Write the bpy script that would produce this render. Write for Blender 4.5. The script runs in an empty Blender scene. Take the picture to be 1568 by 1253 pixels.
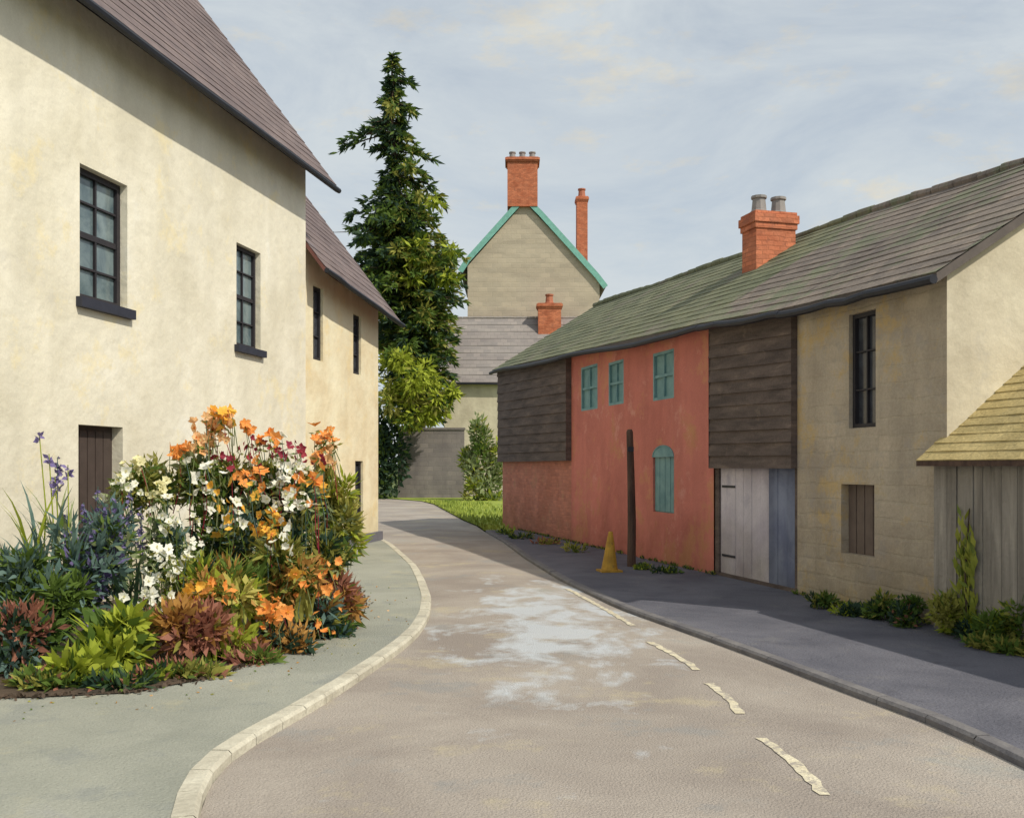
import bpy, math, random
import numpy as np
from mathutils import Vector, Matrix
random.seed(7); np.random.seed(7)
R=random.random
def U(a,b): return a+(b-a)*random.random()

# ------------------------------------------------------------------ survey of the site
EYE=1.7; FOC=1500.0; CX=784.0; HZ=715.0
def at(px,py,Y):
    return Vector(((px-CX)*Y/FOC, Y, EYE-(py-HZ)*Y/FOC))
def gnd(px,py):
    Y=FOC*EYE/(py-HZ); return Vector(((px-CX)*Y/FOC,Y,0))

class Frame:
    """a wall line: s runs along it, o is outwards"""
    def __init__(s,P,d,n):
        s.P=Vector((P[0],P[1],0)); s.d=Vector((d[0],d[1],0)).normalized(); s.n=Vector((n[0],n[1],0)).normalized()
    def pt(s,a,z,o=0.0):
        p=s.P+s.d*a+s.n*o; return Vector((p.x,p.y,z))
    def s_at(s,px,o=0.0):
        k=(px-CX)/FOC; q=s.P+s.n*o
        return (k*q.y-q.x)/(s.d.x-k*s.d.y)
    def z_at(s,px,py,o=0.0):
        a=s.s_at(px,o); Y=s.pt(a,0,o).y
        return EYE-(py-HZ)*Y/FOC

# ------------------------------------------------------------------ mesh helper
class MB:
    def __init__(s): s.v=[];s.f=[];s.m=[];s.uv=[]
    def face(s,pts,mi=0,uv=None):
        b=len(s.v); s.v.extend([tuple(p) for p in pts]); s.f.append(tuple(range(b,b+len(pts)))); s.m.append(mi)
        if uv is None:
            a=pts[0]; e=(pts[1]-a); L=e.length or 1; e=e/L
            uv=[]
            for p in pts:
                w=p-a; x=w.dot(e); y=math.sqrt(max(0,w.length_squared-x*x)); uv.append((x,y))
        s.uv.extend(uv)
    def box(s,F,s0,s1,z0,z1,o0,o1,mi=0):
        P=lambda a,z,o:F.pt(a,z,o)
        s.face([P(s0,z0,o1),P(s1,z0,o1),P(s1,z1,o1),P(s0,z1,o1)],mi,[(s0,z0),(s1,z0),(s1,z1),(s0,z1)])
        s.face([P(s1,z0,o0),P(s0,z0,o0),P(s0,z1,o0),P(s1,z1,o0)],mi,[(s1,z0),(s0,z0),(s0,z1),(s1,z1)])
        s.face([P(s0,z0,o0),P(s0,z0,o1),P(s0,z1,o1),P(s0,z1,o0)],mi,[(o0,z0),(o1,z0),(o1,z1),(o0,z1)])
        s.face([P(s1,z0,o1),P(s1,z0,o0),P(s1,z1,o0),P(s1,z1,o1)],mi,[(o1,z0),(o0,z0),(o0,z1),(o1,z1)])
        s.face([P(s0,z1,o1),P(s1,z1,o1),P(s1,z1,o0),P(s0,z1,o0)],mi,[(s0,o1),(s1,o1),(s1,o0),(s0,o0)])
        s.face([P(s0,z0,o0),P(s1,z0,o0),P(s1,z0,o1),P(s0,z0,o1)],mi,[(s0,o0),(s1,o0),(s1,o1),(s0,o1)])
    def bar(s,A,B,w,h,mi=0):
        """rectangular bar from A to B"""
        d=(B-A).normalized(); up=Vector((0,0,1)) if abs(d.z)<.95 else Vector((0,1,0))
        x=d.cross(up).normalized(); y=x.cross(d)
        q=[x*w/2*i+y*h/2*j for i,j in((-1,-1),(1,-1),(1,1),(-1,1))]
        for i in range(4):
            j=(i+1)%4; s.face([A+q[i],A+q[j],B+q[j],B+q[i]],mi)
        s.face([A+k for k in q][::-1],mi); s.face([B+k for k in q],mi)
    def tube(s,pts,rad,n=8,mi=0,jit=0):
        rings=[]
        for i,p in enumerate(pts):
            d=(pts[min(i+1,len(pts)-1)]-pts[max(i-1,0)]).normalized()
            u=Vector((1,0,0)) if abs(d.x)<.9 else Vector((0,1,0))
            x=d.cross(u).normalized(); y=d.cross(x)
            rings.append([p+(x*math.cos(2*math.pi*k/n)+y*math.sin(2*math.pi*k/n))*rad[i]*(1+jit*(R()-.5)) for k in range(n)])
        for a,b in zip(rings,rings[1:]):
            for k in range(n):
                j=(k+1)%n; s.face([a[k],a[j],b[j],b[k]],mi)
        s.face(rings[-1],mi); s.face(rings[0][::-1],mi)
    def courses(s,A,B,C,D,n,lift,mi=0,seg=.5,jit=.35):
        """lapped rows (tiles or boards). A,B bottom, C,D top right/left"""
        N=(B-A).cross(D-A).normalized(); L=(B-A).length; m=max(1,int(L/seg)); H=(D-A).length
        for i in range(n):
            t0=i/n;t1=(i+1)/n+.15/n
            if i==n-1:t1=1
            lf=[lift*(1+jit*(R()-.5)*2) for _ in range(m+1)]
            for k in range(m):
                u0=k/m;u1=(k+1)/m
                f=lambda u,t:(A.lerp(B,u)).lerp(D.lerp(C,u),t)
                a=f(u0,t0);b=f(u1,t0);c=f(u1,t1);d=f(u0,t1)
                s.face([a+N*lf[k],b+N*lf[k+1],c+N*lift*.15,d+N*lift*.15],mi,[(u0*L,t0*H),(u1*L,t0*H),(u1*L,t1*H),(u0*L,t1*H)])
                s.face([a,b,b+N*lf[k+1],a+N*lf[k]],mi,[(u0*L,t0*H),(u1*L,t0*H),(u1*L,t0*H),(u0*L,t0*H)])
    def leaf(s,p,d,L,W,mi):
        sd=d.cross(Vector((R()-.5,R()-.5,R()-.5)))
        if sd.length<1e-4: sd=Vector((1,0,0))
        sd.normalize(); mid=p+d*(L*.45)
        s.face([p,mid+sd*W*.5,p+d*L,mid-sd*W*.5],mi,[(0,0),(1,.5),(0,1),(0,.5)])
    def obj(s,name,mats,parent=None,smooth=False):
        me=bpy.data.meshes.new(name); me.from_pydata(s.v,[],s.f)
        for m in mats: me.materials.append(m)
        me.polygons.foreach_set("material_index",s.m)
        ul=me.uv_layers.new(name="UVMap"); ul.data.foreach_set("uv",[c for q in s.uv for c in q])
        me.update(); o=bpy.data.objects.new(name,me); bpy.context.scene.collection.objects.link(o)
        if parent is not None:
            o.parent=parent; o.matrix_parent_inverse=Matrix.Translation(-parent.location)
        return o
def group(name,loc):
    e=bpy.data.objects.new(name,None); e.location=loc; e.empty_display_size=.5
    bpy.context.scene.collection.objects.link(e); return e

# ------------------------------------------------------------------ materials
def M(name,c1,c2,c3=None,sc=1.2,stretch=(1,1,1),rough=.85,bump=.25,bsc=25,spec=.25,brick=None,streak=0,speck=None,speck2=None,transl=0,sky_sheen=None,dirt=None,grain=None,brush=0):
    m=bpy.data.materials.new(name); m.use_nodes=True; nt=m.node_tree; N=nt.nodes; K=nt.links
    bs=N["Principled BSDF"]; bs.inputs["Roughness"].default_value=rough; bs.inputs["Specular IOR Level"].default_value=spec
    tc=N.new("ShaderNodeTexCoord"); mp=N.new("ShaderNodeMapping"); mp.inputs["Scale"].default_value=stretch
    K.new(tc.outputs["Object"],mp.inputs[0])
    n1=N.new("ShaderNodeTexNoise"); n1.inputs["Scale"].default_value=sc; n1.inputs["Detail"].default_value=6; n1.inputs["Roughness"].default_value=.62; n1.inputs["Distortion"].default_value=.5
    K.new(mp.outputs[0],n1.inputs["Vector"])
    rp=N.new("ShaderNodeValToRGB"); K.new(n1.outputs["Fac"],rp.inputs[0])
    e=rp.color_ramp.elements; e[0].position=.36;e[0].color=c1;e[1].position=.62;e[1].color=c2
    if c3: x=rp.color_ramp.elements.new(.72); x.color=c3
    col=rp.outputs[0]
    def mix(kind,fac,a,b):
        q=N.new("ShaderNodeMix"); q.data_type='RGBA'; q.blend_type=kind
        if isinstance(fac,float): q.inputs[0].default_value=fac
        else: K.new(fac,q.inputs[0])
        K.new(a,q.inputs[6])
        if isinstance(b,tuple): q.inputs[7].default_value=b
        else: K.new(b,q.inputs[7])
        return q.outputs[2]
    def ramp(src,p0,p1,v0=0,v1=1):
        r=N.new("ShaderNodeMapRange"); r.inputs[1].default_value=p0;r.inputs[2].default_value=p1;r.inputs[3].default_value=v0;r.inputs[4].default_value=v1
        K.new(src,r.inputs[0]); return r.outputs[0]
    def grey(v):
        cb=N.new("ShaderNodeCombineColor"); [K.new(v,cb.inputs[i]) for i in range(3)]; return cb.outputs[0]
    if streak:
        m2=N.new("ShaderNodeMapping"); m2.inputs["Scale"].default_value=(1.6,1.6,.22); K.new(tc.outputs["Object"],m2.inputs[0])
        n2=N.new("ShaderNodeTexNoise"); n2.inputs["Scale"].default_value=1.3; n2.inputs["Detail"].default_value=4; K.new(m2.outputs[0],n2.inputs["Vector"])
        col=mix('MULTIPLY',1.0,col,grey(ramp(n2.outputs["Fac"],.35,.65,1-streak,1+streak*.3)))
    if grain:
        ng=N.new("ShaderNodeTexNoise"); ng.inputs["Scale"].default_value=grain[0]; ng.inputs["Detail"].default_value=3; ng.inputs["Roughness"].default_value=.8; K.new(tc.outputs["Object"],ng.inputs["Vector"])
        col=mix('MULTIPLY',1.0,col,grey(ramp(ng.outputs["Fac"],.32,.68,1-grain[1],1+grain[1])))
    hgt=None
    if brick:
        uv=N.new("ShaderNodeUVMap"); br=N.new("ShaderNodeTexBrick")
        nd=N.new("ShaderNodeTexNoise"); nd.inputs["Scale"].default_value=2.5; K.new(tc.outputs["Object"],nd.inputs["Vector"])
        va=N.new("ShaderNodeVectorMath"); va.operation='MULTIPLY_ADD'; va.inputs[1].default_value=(.07,.07,0); K.new(nd.outputs["Color"],va.inputs[0]); K.new(uv.outputs[0],va.inputs[2])
        K.new(va.outputs[0],br.inputs["Vector"])
        br.inputs["Scale"].default_value=1; br.inputs["Brick Width"].default_value=brick[0]; br.inputs["Row Height"].default_value=brick[1]
        br.inputs["Mortar Size"].default_value=brick[2]; br.inputs["Mortar Smooth"].default_value=.3
        br.inputs["Color1"].default_value=(1.15,1.1,1.08,1); br.inputs["Color2"].default_value=(.68,.68,.72,1); q=brick[3]; br.inputs["Mortar"].default_value=(q,q,q,1)
        col=mix('MULTIPLY',brick[4],col,br.outputs["Color"]); hgt=br.outputs["Fac"]
    for sk in (speck,speck2):
        if sk:
            n3=N.new("ShaderNodeTexNoise"); n3.inputs["Scale"].default_value=sk[1]; n3.inputs["Detail"].default_value=8; n3.inputs["Roughness"].default_value=.75
            K.new(tc.outputs["Object"],n3.inputs["Vector"])
            col=mix('MIX',ramp(n3.outputs["Fac"],sk[2],sk[2]+.08,0,sk[3]),col,sk[0])
    if dirt:  # damp rising from the ground
        sx=N.new("ShaderNodeSeparateXYZ"); K.new(tc.outputs["Object"],sx.inputs[0])
        nn=N.new("ShaderNodeTexNoise"); nn.inputs["Scale"].default_value=1.8; nn.inputs["Detail"].default_value=6; K.new(tc.outputs["Object"],nn.inputs["Vector"])
        a1=N.new("ShaderNodeMath"); a1.operation='MULTIPLY_ADD'; a1.inputs[1].default_value=-1.6; K.new(nn.outputs["Fac"],a1.inputs[0]); K.new(sx.outputs[2],a1.inputs[2])
        col=mix('MULTIPLY',ramp(a1.outputs[0],-.75,.15,dirt,0),col,(.62,.60,.50,1))
    if sky_sheen:  # wet sky reflection painted into the colour, with smoother roughness there
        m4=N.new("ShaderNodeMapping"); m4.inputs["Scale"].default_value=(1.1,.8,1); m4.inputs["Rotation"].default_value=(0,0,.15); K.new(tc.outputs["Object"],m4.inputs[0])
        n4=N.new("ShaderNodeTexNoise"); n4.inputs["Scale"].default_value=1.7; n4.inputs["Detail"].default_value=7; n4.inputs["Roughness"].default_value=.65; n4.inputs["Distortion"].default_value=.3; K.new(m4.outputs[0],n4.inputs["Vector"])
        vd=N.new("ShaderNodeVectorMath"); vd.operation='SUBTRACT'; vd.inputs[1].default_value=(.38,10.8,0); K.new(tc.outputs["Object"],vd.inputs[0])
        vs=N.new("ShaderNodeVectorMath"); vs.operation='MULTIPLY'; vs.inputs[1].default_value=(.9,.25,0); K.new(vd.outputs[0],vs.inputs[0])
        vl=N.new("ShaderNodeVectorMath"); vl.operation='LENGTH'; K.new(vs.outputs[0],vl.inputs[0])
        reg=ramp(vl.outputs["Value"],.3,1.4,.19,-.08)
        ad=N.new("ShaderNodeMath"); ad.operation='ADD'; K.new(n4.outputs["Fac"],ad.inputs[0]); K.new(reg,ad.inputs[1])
        col=mix('MIX',ramp(ad.outputs[0],.56,.72,0,.85),col,sky_sheen)
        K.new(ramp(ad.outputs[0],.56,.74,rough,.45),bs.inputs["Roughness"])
    K.new(col,bs.inputs["Base Color"])
    if bump:
        nb=N.new("ShaderNodeTexNoise"); nb.inputs["Scale"].default_value=bsc; nb.inputs["Detail"].default_value=5; K.new(tc.outputs["Object"],nb.inputs["Vector"])
        bp=N.new("ShaderNodeBump"); bp.inputs["Strength"].default_value=bump; bp.inputs["Distance"].default_value=.02; K.new(nb.outputs["Fac"],bp.inputs["Height"])
        last=bp
        if hgt is not None:
            b2=N.new("ShaderNodeBump"); b2.invert=True; b2.inputs["Strength"].default_value=.5; b2.inputs["Distance"].default_value=.01
            K.new(hgt,b2.inputs["Height"]); K.new(bp.outputs[0],b2.inputs["Normal"]); last=b2
        K.new(last.outputs[0],bs.inputs["Normal"])
    if transl:
        tr=N.new("ShaderNodeBsdfTranslucent"); K.new(col,tr.inputs[0]); ms=N.new("ShaderNodeMixShader"); ms.inputs[0].default_value=transl
        out=N["Material Output"]; K.new(bs.outputs[0],ms.inputs[1]); K.new(tr.outputs[0],ms.inputs[2]); K.new(ms.outputs[0],out.inputs[0])
    return m
def c(r,g,b): return (r,g,b,1)
def leafm(name,a,b): return M(name,a,b,sc=2.5,bump=0,rough=.65,spec=.25,transl=.3)
def petal(name,a,b=None): return M(name,a,b or a,sc=8,bump=0,rough=.6,transl=.25)
def flat(name,col,rough=.6,spec=.3): return M(name,tuple(x*.8 for x in col[:3])+(1,),col,sc=5,rough=rough,bump=.1,spec=spec)

m_cream=M("cream_render",c(.70,.655,.52),c(.82,.78,.65),c(.85,.83,.74),sc=.7,bump=1.0,bsc=5,streak=.07,speck=(c(.82,.71,.43),1.1,.55,.55),dirt=.7,speck2=(c(.62,.59,.52),.6,.58,.45),grain=(40,.05))
m_cream2=M("cream_limewash",c(.74,.63,.42),c(.84,.77,.56),c(.86,.80,.62),sc=1.2,bump=1.0,bsc=5,streak=.06,speck=(c(.82,.64,.32),1.0,.55,.55),dirt=.6,grain=(40,.05))
m_gable=M("pale_plaster",c(.56,.50,.38),c(.68,.62,.48),c(.74,.66,.46),sc=1.2,bump=.8,bsc=6,streak=.10,speck=(c(.47,.44,.38),1.3,.58,.4),grain=(40,.06))
m_tileL=M("slate_brown",c(.155,.122,.122),c(.205,.165,.162),c(.19,.165,.18),sc=.9,brick=(.26,.22,.010,.7,.5),bump=.4,grain=(20,.1))
m_tileR=M("mossy_tiles",c(.185,.16,.14),c(.265,.225,.19),c(.235,.21,.17),sc=.6,brick=(.22,.2,.010,.7,.75),bump=.5,speck=(c(.16,.20,.11),.7,.51,.6),speck2=(c(.33,.30,.23),3,.6,.4),grain=(14,.16))
m_tileG=M("mossy_tiles_green",c(.15,.17,.105),c(.215,.225,.14),c(.245,.215,.17),sc=.7,brick=(.22,.2,.010,.7,.7),bump=.5,speck=(c(.22,.19,.16),.9,.54,.7),grain=(14,.16))
m_slate=M("grey_slate",c(.25,.225,.22),c(.33,.305,.29),sc=.5,stretch=(.3,1,2),brick=(.4,.3,.02,.75,.5))
m_black=flat("black_gutter",c(.022,.024,.034),.5)
m_dark=flat("dark_frame",c(.035,.032,.038),.6)
m_sill=flat("slate_sill",c(.035,.038,.055),.6)
m_soff=flat("soffit",c(.12,.10,.09))
m_glass=M("window_glass",c(.08,.12,.14),c(.20,.26,.27),sc=2.2,rough=.12,bump=.25,bsc=3,spec=.6)
m_glassd=M("dark_glass",c(.025,.028,.036),c(.07,.075,.09),sc=3,rough=.15,bump=.15,bsc=3,spec=.5)
m_door=flat("brown_door",c(.08,.06,.052))
m_red=M("red_limewash",c(.50,.165,.13),c(.62,.215,.17),c(.55,.25,.13),sc=.8,bump=1.0,bsc=6,streak=.12,speck=(c(.58,.28,.14),.9,.53,.65),speck2=(c(.70,.35,.29),1.6,.57,.55),dirt=.6,grain=(40,.07))
m_brick=M("old_red_brick",c(.46,.18,.12),c(.56,.24,.17),c(.46,.25,.14),sc=1.5,brick=(.23,.08,.01,.85,.6),bump=.4,speck=(c(.5,.3,.18),1.4,.55,.5),dirt=.7)
m_chim=M("chimney_brick",c(.48,.15,.075),c(.62,.225,.12),sc=2.5,brick=(.23,.08,.012,.72,.8),bump=.5,speck=(c(.25,.1,.07),4,.57,.6))
m_board=M("tarred_boards",c(.085,.066,.06),c(.15,.115,.10),c(.22,.165,.135),sc=1.2,stretch=(1,1,6),bump=.6,bsc=18,speck=(c(.25,.19,.14),4,.6,.5),grain=(30,.15))
m_stone=M("rubble_stone",c(.42,.35,.265),c(.52,.445,.34),c(.54,.43,.25),sc=1.1,bump=1.0,bsc=7,brick=(.42,.19,.018,.92,.28),streak=.14,speck=(c(.56,.395,.17),.8,.52,.75),speck2=(c(.36,.32,.28),1.4,.55,.6),dirt=.5,grain=(30,.1))
m_house=M("ashlar_stone",c(.46,.40,.31),c(.56,.49,.38),c(.56,.48,.35),sc=.6,stretch=(.6,1,2),bump=.4,bsc=4,brick=(.6,.3,.02,.9,.3))
m_teal=flat("teal_paint",c(.22,.50,.43))
m_tealw=M("teal_sky_reflection",c(.13,.26,.28),c(.20,.35,.36),sc=3,rough=.6,bump=.2)  # flat teal paints in the sky reflected by window glass
m_doorw=M("lavender_door",c(.50,.45,.52),c(.66,.61,.66),c(.45,.42,.5),sc=1.2,streak=.2,bump=.3,dirt=.8,grain=(30,.08))
m_doorb=M("blue_door",c(.15,.17,.26),c(.25,.28,.38),sc=1.5,streak=.25,bump=.3,dirt=.6)
m_shed=M("weathered_planks",c(.20,.18,.155),c(.33,.30,.26),c(.42,.38,.32),sc=2.5,stretch=(3,3,.3),bump=.6,bsc=20)
m_shedr=M("lichened_shed_roof",c(.42,.335,.15),c(.54,.44,.21),c(.48,.38,.14),sc=1.5,brick=(.3,.25,.01,.8,.4),bump=.6,speck=(c(.33,.27,.14),2.2,.55,.6),grain=(20,.14))
m_road=M("worn_asphalt_sky_sheen",c(.30,.26,.23),c(.41,.365,.32),c(.36,.36,.335),sc=.5,stretch=(1,1.2,1),rough=.9,bump=.8,bsc=70,speck=(c(.52,.45,.30),.8,.55,.45),speck2=(c(.285,.285,.28),.9,.55,.6),sky_sheen=c(.57,.61,.65),grain=(75,.13))  # worn asphalt, plus a pale blue sky reflection painted into its colour
m_pave=M("pavement_grey",c(.275,.285,.245),c(.35,.355,.305),c(.33,.33,.33),sc=.8,bump=.7,bsc=60,speck=(c(.43,.40,.28),.9,.56,.5),speck2=(c(.235,.25,.24),1.3,.55,.55),grain=(70,.10))
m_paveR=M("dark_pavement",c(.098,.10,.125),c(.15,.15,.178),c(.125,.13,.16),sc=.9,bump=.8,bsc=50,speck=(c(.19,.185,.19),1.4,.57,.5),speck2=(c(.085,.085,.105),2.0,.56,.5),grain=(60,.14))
m_kerb=M("pale_kerb_stone",c(.44,.41,.33),c(.58,.55,.45),sc=3,bump=.6,speck=(c(.35,.33,.28),4,.55,.6),grain=(50,.1))
m_kerbd=M("dark_kerb_stone",c(.13,.125,.135),c(.20,.19,.19),sc=3,bump=.5)
m_mark=M("worn_road_paint",c(.56,.50,.36),c(.70,.64,.48),sc=3,bump=.4,bsc=60,speck=(c(.36,.325,.285),14,.50,.95),grain=(60,.12))
m_grass=M("grass",c(.19,.26,.045),c(.33,.38,.07),sc=1.2,bump=.5,bsc=30)
m_field=M("meadow",c(.08,.11,.03),c(.14,.17,.05),sc=.2,bump=.5)
m_soil=M("soil",c(.05,.04,.03),c(.10,.07,.05),sc=4,bump=.8)
m_bark=M("bark",c(.05,.035,.025),c(.10,.075,.05),sc=3,stretch=(3,3,.5),bump=.6)
m_pole=M("creosoted_wood",c(.06,.038,.032),c(.12,.075,.055),sc=4,stretch=(3,3,.4),bump=.5)
m_pot=flat("clay_pot",c(.30,.28,.27)); m_potR=flat("red_pot",c(.45,.16,.09))
m_cone=M("ochre_plastic",c(.36,.20,.03),c(.50,.29,.04),sc=6,bump=.2,rough=.6,speck=(c(.2,.13,.05),9,.55,.7))
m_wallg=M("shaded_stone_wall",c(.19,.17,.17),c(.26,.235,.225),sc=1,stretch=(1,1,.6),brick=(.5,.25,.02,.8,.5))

# ------------------------------------------------------------------ ground, road, pavements
def ip(tab,y):
    ys=[a for a,_ in tab]; xs=[b for _,b in tab]
    return float(np.mean([np.interp(y+k,ys,xs) for k in (-.3,-.15,0,.15,.3)]))
KL=[(-8,-.9),(0,-1.0),(3,-1.15),(3.9,-1.27),(4.4,-1.42),(4.74,-1.52),(5.2,-1.62),(5.6,-1.64),(6.0,-1.57),(6.62,-1.42),(7.39,-1.27),(8.79,-1.04),(9.81,-.93),(11,-.92),(12.4,-1.02),(14.3,-1.27),(16.45,-1.6),(20.7,-2.5),(23,-3.1)]
KR=[(-8,3.3),(0,3.2),(4,3.05),(5.4,2.9),(6.4,2.78),(7.35,2.5),(8.36,2.25),(9.44,1.95),(11.6,1.3),(14.57,.72),(18,.25),(22,-.2),(25.5,-.7)]
FL=KL[:-1]+[(22.6,-3.0),(23.2,-4.5),(24,-9),(26,-16),(70,-16)]
FR=KR+[(28,-1.0),(31,-1.55),(38,-2.6),(44,-3.5),(48,-4.4),(52,-6.5),(56,-12),(70,-15)]
mb=MB(); mb.face([Vector((-400,-100,-.06)),Vector((400,-100,-.06)),Vector((400,700,-.06)),Vector((-400,700,-.06))]); mb.obj("ground",[m_field])
mb=MB(); ys=list(np.arange(-8,60,.4))
for a,b in zip(ys,ys[1:]):
    n=6
    for i in range(n):
        f=lambda y,t:Vector((ip(FL,y)*(1-t)+ip(FR,y)*t,y,0.0+.03*math.sin(math.pi*t)*(1 if y<24 else 0)))
        mb.face([f(a,i/n),f(a,(i+1)/n),f(b,(i+1)/n),f(b,i/n)],0)
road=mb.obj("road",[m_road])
def strip(name,fl,fr,y0,y1,z,m,step=.4):
    mb=MB(); ys=list(np.arange(y0,y1+.01,step))
    for a,b in zip(ys,ys[1:]):
        mb.face([Vector((fl(a),a,z)),Vector((fr(a),a,z)),Vector((fr(b),b,z)),Vector((fl(b),b,z))],0)
    mb.face([Vector((fl(y1),y1,z)),Vector((fr(y1),y1,z)),Vector((fr(y1),y1,-.05)),Vector((fl(y1),y1,-.05))],0)
    return mb.obj(name,[m])
strip("pavement",lambda y:-9,lambda y:ip(KL,y)-.10,-8,22.4,.062,m_pave,.2)
strip("pavement",lambda y:ip(KR,y)+.08,lambda y:8.5,-8,25.6,.05,m_paveR,.2)
def kerb(name,tab,side,y0,y1,w,z,m,stone=.6):
    mb=MB(); y=y0
    while y<y1:
        a=y;b=min(y+stone-.004,y1); dz=U(-.003,.003)
        A=Vector((ip(tab,a),a,0));B=Vector((ip(tab,b),b,0)); d=(B-A).normalized(); n=Vector((-d.y,d.x,0))*side
        h=Vector((0,0,z+dz)); lo=Vector((0,0,-.05)); ch=.02; H=h-Vector((0,0,ch))
        mb.face([A+lo,B+lo,B+H,A+H],0)
        mb.face([A+H,B+H,B+h+n*ch,A+h+n*ch],0)
        mb.face([A+h+n*ch,B+h+n*ch,B+h+n*w,A+h+n*w],0)
        mb.face([A+lo,A+h+n*ch,A+h+n*w,A+lo+n*w],0); mb.face([B+lo,B+h+n*ch,B+h+n*w,B+lo+n*w],0)
        mb.face([A+lo+n*w,B+lo+n*w,B+h+n*w,A+h+n*w],0)
        y+=stone
    return mb.obj(name,[m])
kerb("kerb",KL,1,-8,22.6,.12,.068,m_kerb,.35)
kerb("kerb",KR,-1,-8,25.5,.11,.056,m_kerbd,.5)
# verge grass beyond
mb=MB(); ys=list(np.arange(25.6,56,.8))
for a,b in zip(ys,ys[1:]):
    mb.face([Vector((ip(FR,a)+.02,a,.03)),Vector((10,a,.03)),Vector((10,b,.03)),Vector((ip(FR,b)+.02,b,.03))],0)
for k in range(2600):
    y=U(25.6,47); x=ip(FR,y)+U(0,1)**2*2.5
    p=Vector((x,y,.02)); mb.leaf(p,Vector((U(-.4,.4),U(-.4,.4),1)).normalized(),U(.06,.2),.05,0)
mb.obj("grass_verge",[m_grass])
# road paint, follows the camber of the road
def road_z(x,y):
    t=(x-ip(FL,y))/(ip(FR,y)-ip(FL,y)); n=6; i=min(n-1,max(0,int(t*n))); f=t*n-i
    g=lambda k:.03*math.sin(math.pi*k/n)
    return g(i)*(1-f)+g(i+1)*f
mb=MB()
def dash(y0,x0,y1,x1,w=.07):
    n=int(abs(y1-y0)/.07); ed=[(x0+(x1-x0)*i/n-w/2+U(-.014,.014)+.02*math.sin(i/n*4),x0+(x1-x0)*i/n+w/2+U(-.014,.014)+.02*math.sin(i/n*4)) for i in range(n+1)]
    for i in range(n):
        ya=y0+(y1-y0)*i/n; yb=y0+(y1-y0)*(i+1)/n
        V=lambda x,y:Vector((x,y,road_z(x,y)+.005))
        mb.face([V(ed[i][0],ya),V(ed[i][1],ya),V(ed[i+1][1],yb),V(ed[i+1][0],yb)],0)
for q in [(5.0,1.6,6.05,1.56),(6.65,1.55,7.6,1.54),(8.1,1.53,9.4,1.34),(10.4,1.28,13.6,.78),(-1,1.6,.5,1.6),(2.0,1.62,3.6,1.61)]: dash(*q)
mb.obj("road_marking",[m_mark])

# ------------------------------------------------------------------ wall building kit
def wall(mb,F,s0,s1,z0,zt,holes,depth,mi,mr,o=0.0):
    """wall with real openings; zt(s) gives the top; holes=(s0,s1,z0,z1)"""
    ss=sorted(set([s0,s1]+[h[0] for h in holes]+[h[1] for h in holes])); ss=[s for s in ss if s0<=s<=s1]
    zs=sorted(set([z0]+[h[2] for h in holes]+[h[3] for h in holes]))
    for a,b in zip(ss,ss[1:]):
        lv=zs+[None]
        for i in range(len(zs)):
            za=zs[i]; zb=lv[i+1]
            mid=(a+b)/2; zm=za+.001
            if any(h[0]-1e-4<mid<h[1]+1e-4 and h[2]-1e-4<=zm<h[3] for h in holes): continue
            ta,tb=(zt(a),zt(b)) if zb is None else (zb,zb)
            mb.face([F.pt(a,za,o),F.pt(b,za,o),F.pt(b,tb,o),F.pt(a,ta,o)],mi,[(a,za),(b,za),(b,tb),(a,ta)])
    for h in holes:
        a,b,c0,c1=h
        P=lambda s,z,d:F.pt(s,z,o-d)
        mb.face([P(a,c0,0),P(a,c1,0),P(a,c1,depth),P(a,c0,depth)],mr); mb.face([P(b,c0,depth),P(b,c1,depth),P(b,c1,0),P(b,c0,0)],mr)
        mb.face([P(a,c1,0),P(b,c1,0),P(b,c1,depth),P(a,c1,depth)],mr); mb.face([P(a,c0,depth),P(b,c0,depth),P(b,c0,0),P(a,c0,0)],mr)
def window(name,par,F,h,depth,nx,ny,mf,mg,fr=.06,sill=None,o=0):
    a,b,z0,z1=h; mb=MB(); D=o-depth
    mb.box(F,a-.01,b+.01,z0-.01,z1+.01,D-.02,D,1)
    mb.box(F,a,a+fr,z0,z1,D+.001,D+.05,0); mb.box(F,b-fr,b,z0,z1,D+.001,D+.05,0)
    mb.box(F,a+fr,b-fr,z1-fr,z1,D+.001,D+.05,0); mb.box(F,a+fr,b-fr,z0,z0+fr,D+.001,D+.05,0)
    for i in range(1,nx):
        s=a+(b-a)*i/nx; mb.box(F,s-fr*.2,s+fr*.2,z0+fr,z1-fr,D+.001,D+.035,0)
    for i in range(1,ny):
        z=z0+(z1-z0)*i/ny; w=fr*(.5 if i*2==ny else .18); mb.box(F,a+fr,b-fr,z-w,z+w,D+.002,D+.038,0)
    ob=mb.obj(name,[mf,mg],par)
    if sill:
        mb=MB(); mb.box(F,a-.07,b+.07,z0-sill,z0-.003,D+.0,o+.08,0); mb.obj(name+"_sill",[m_sill],par)
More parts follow.
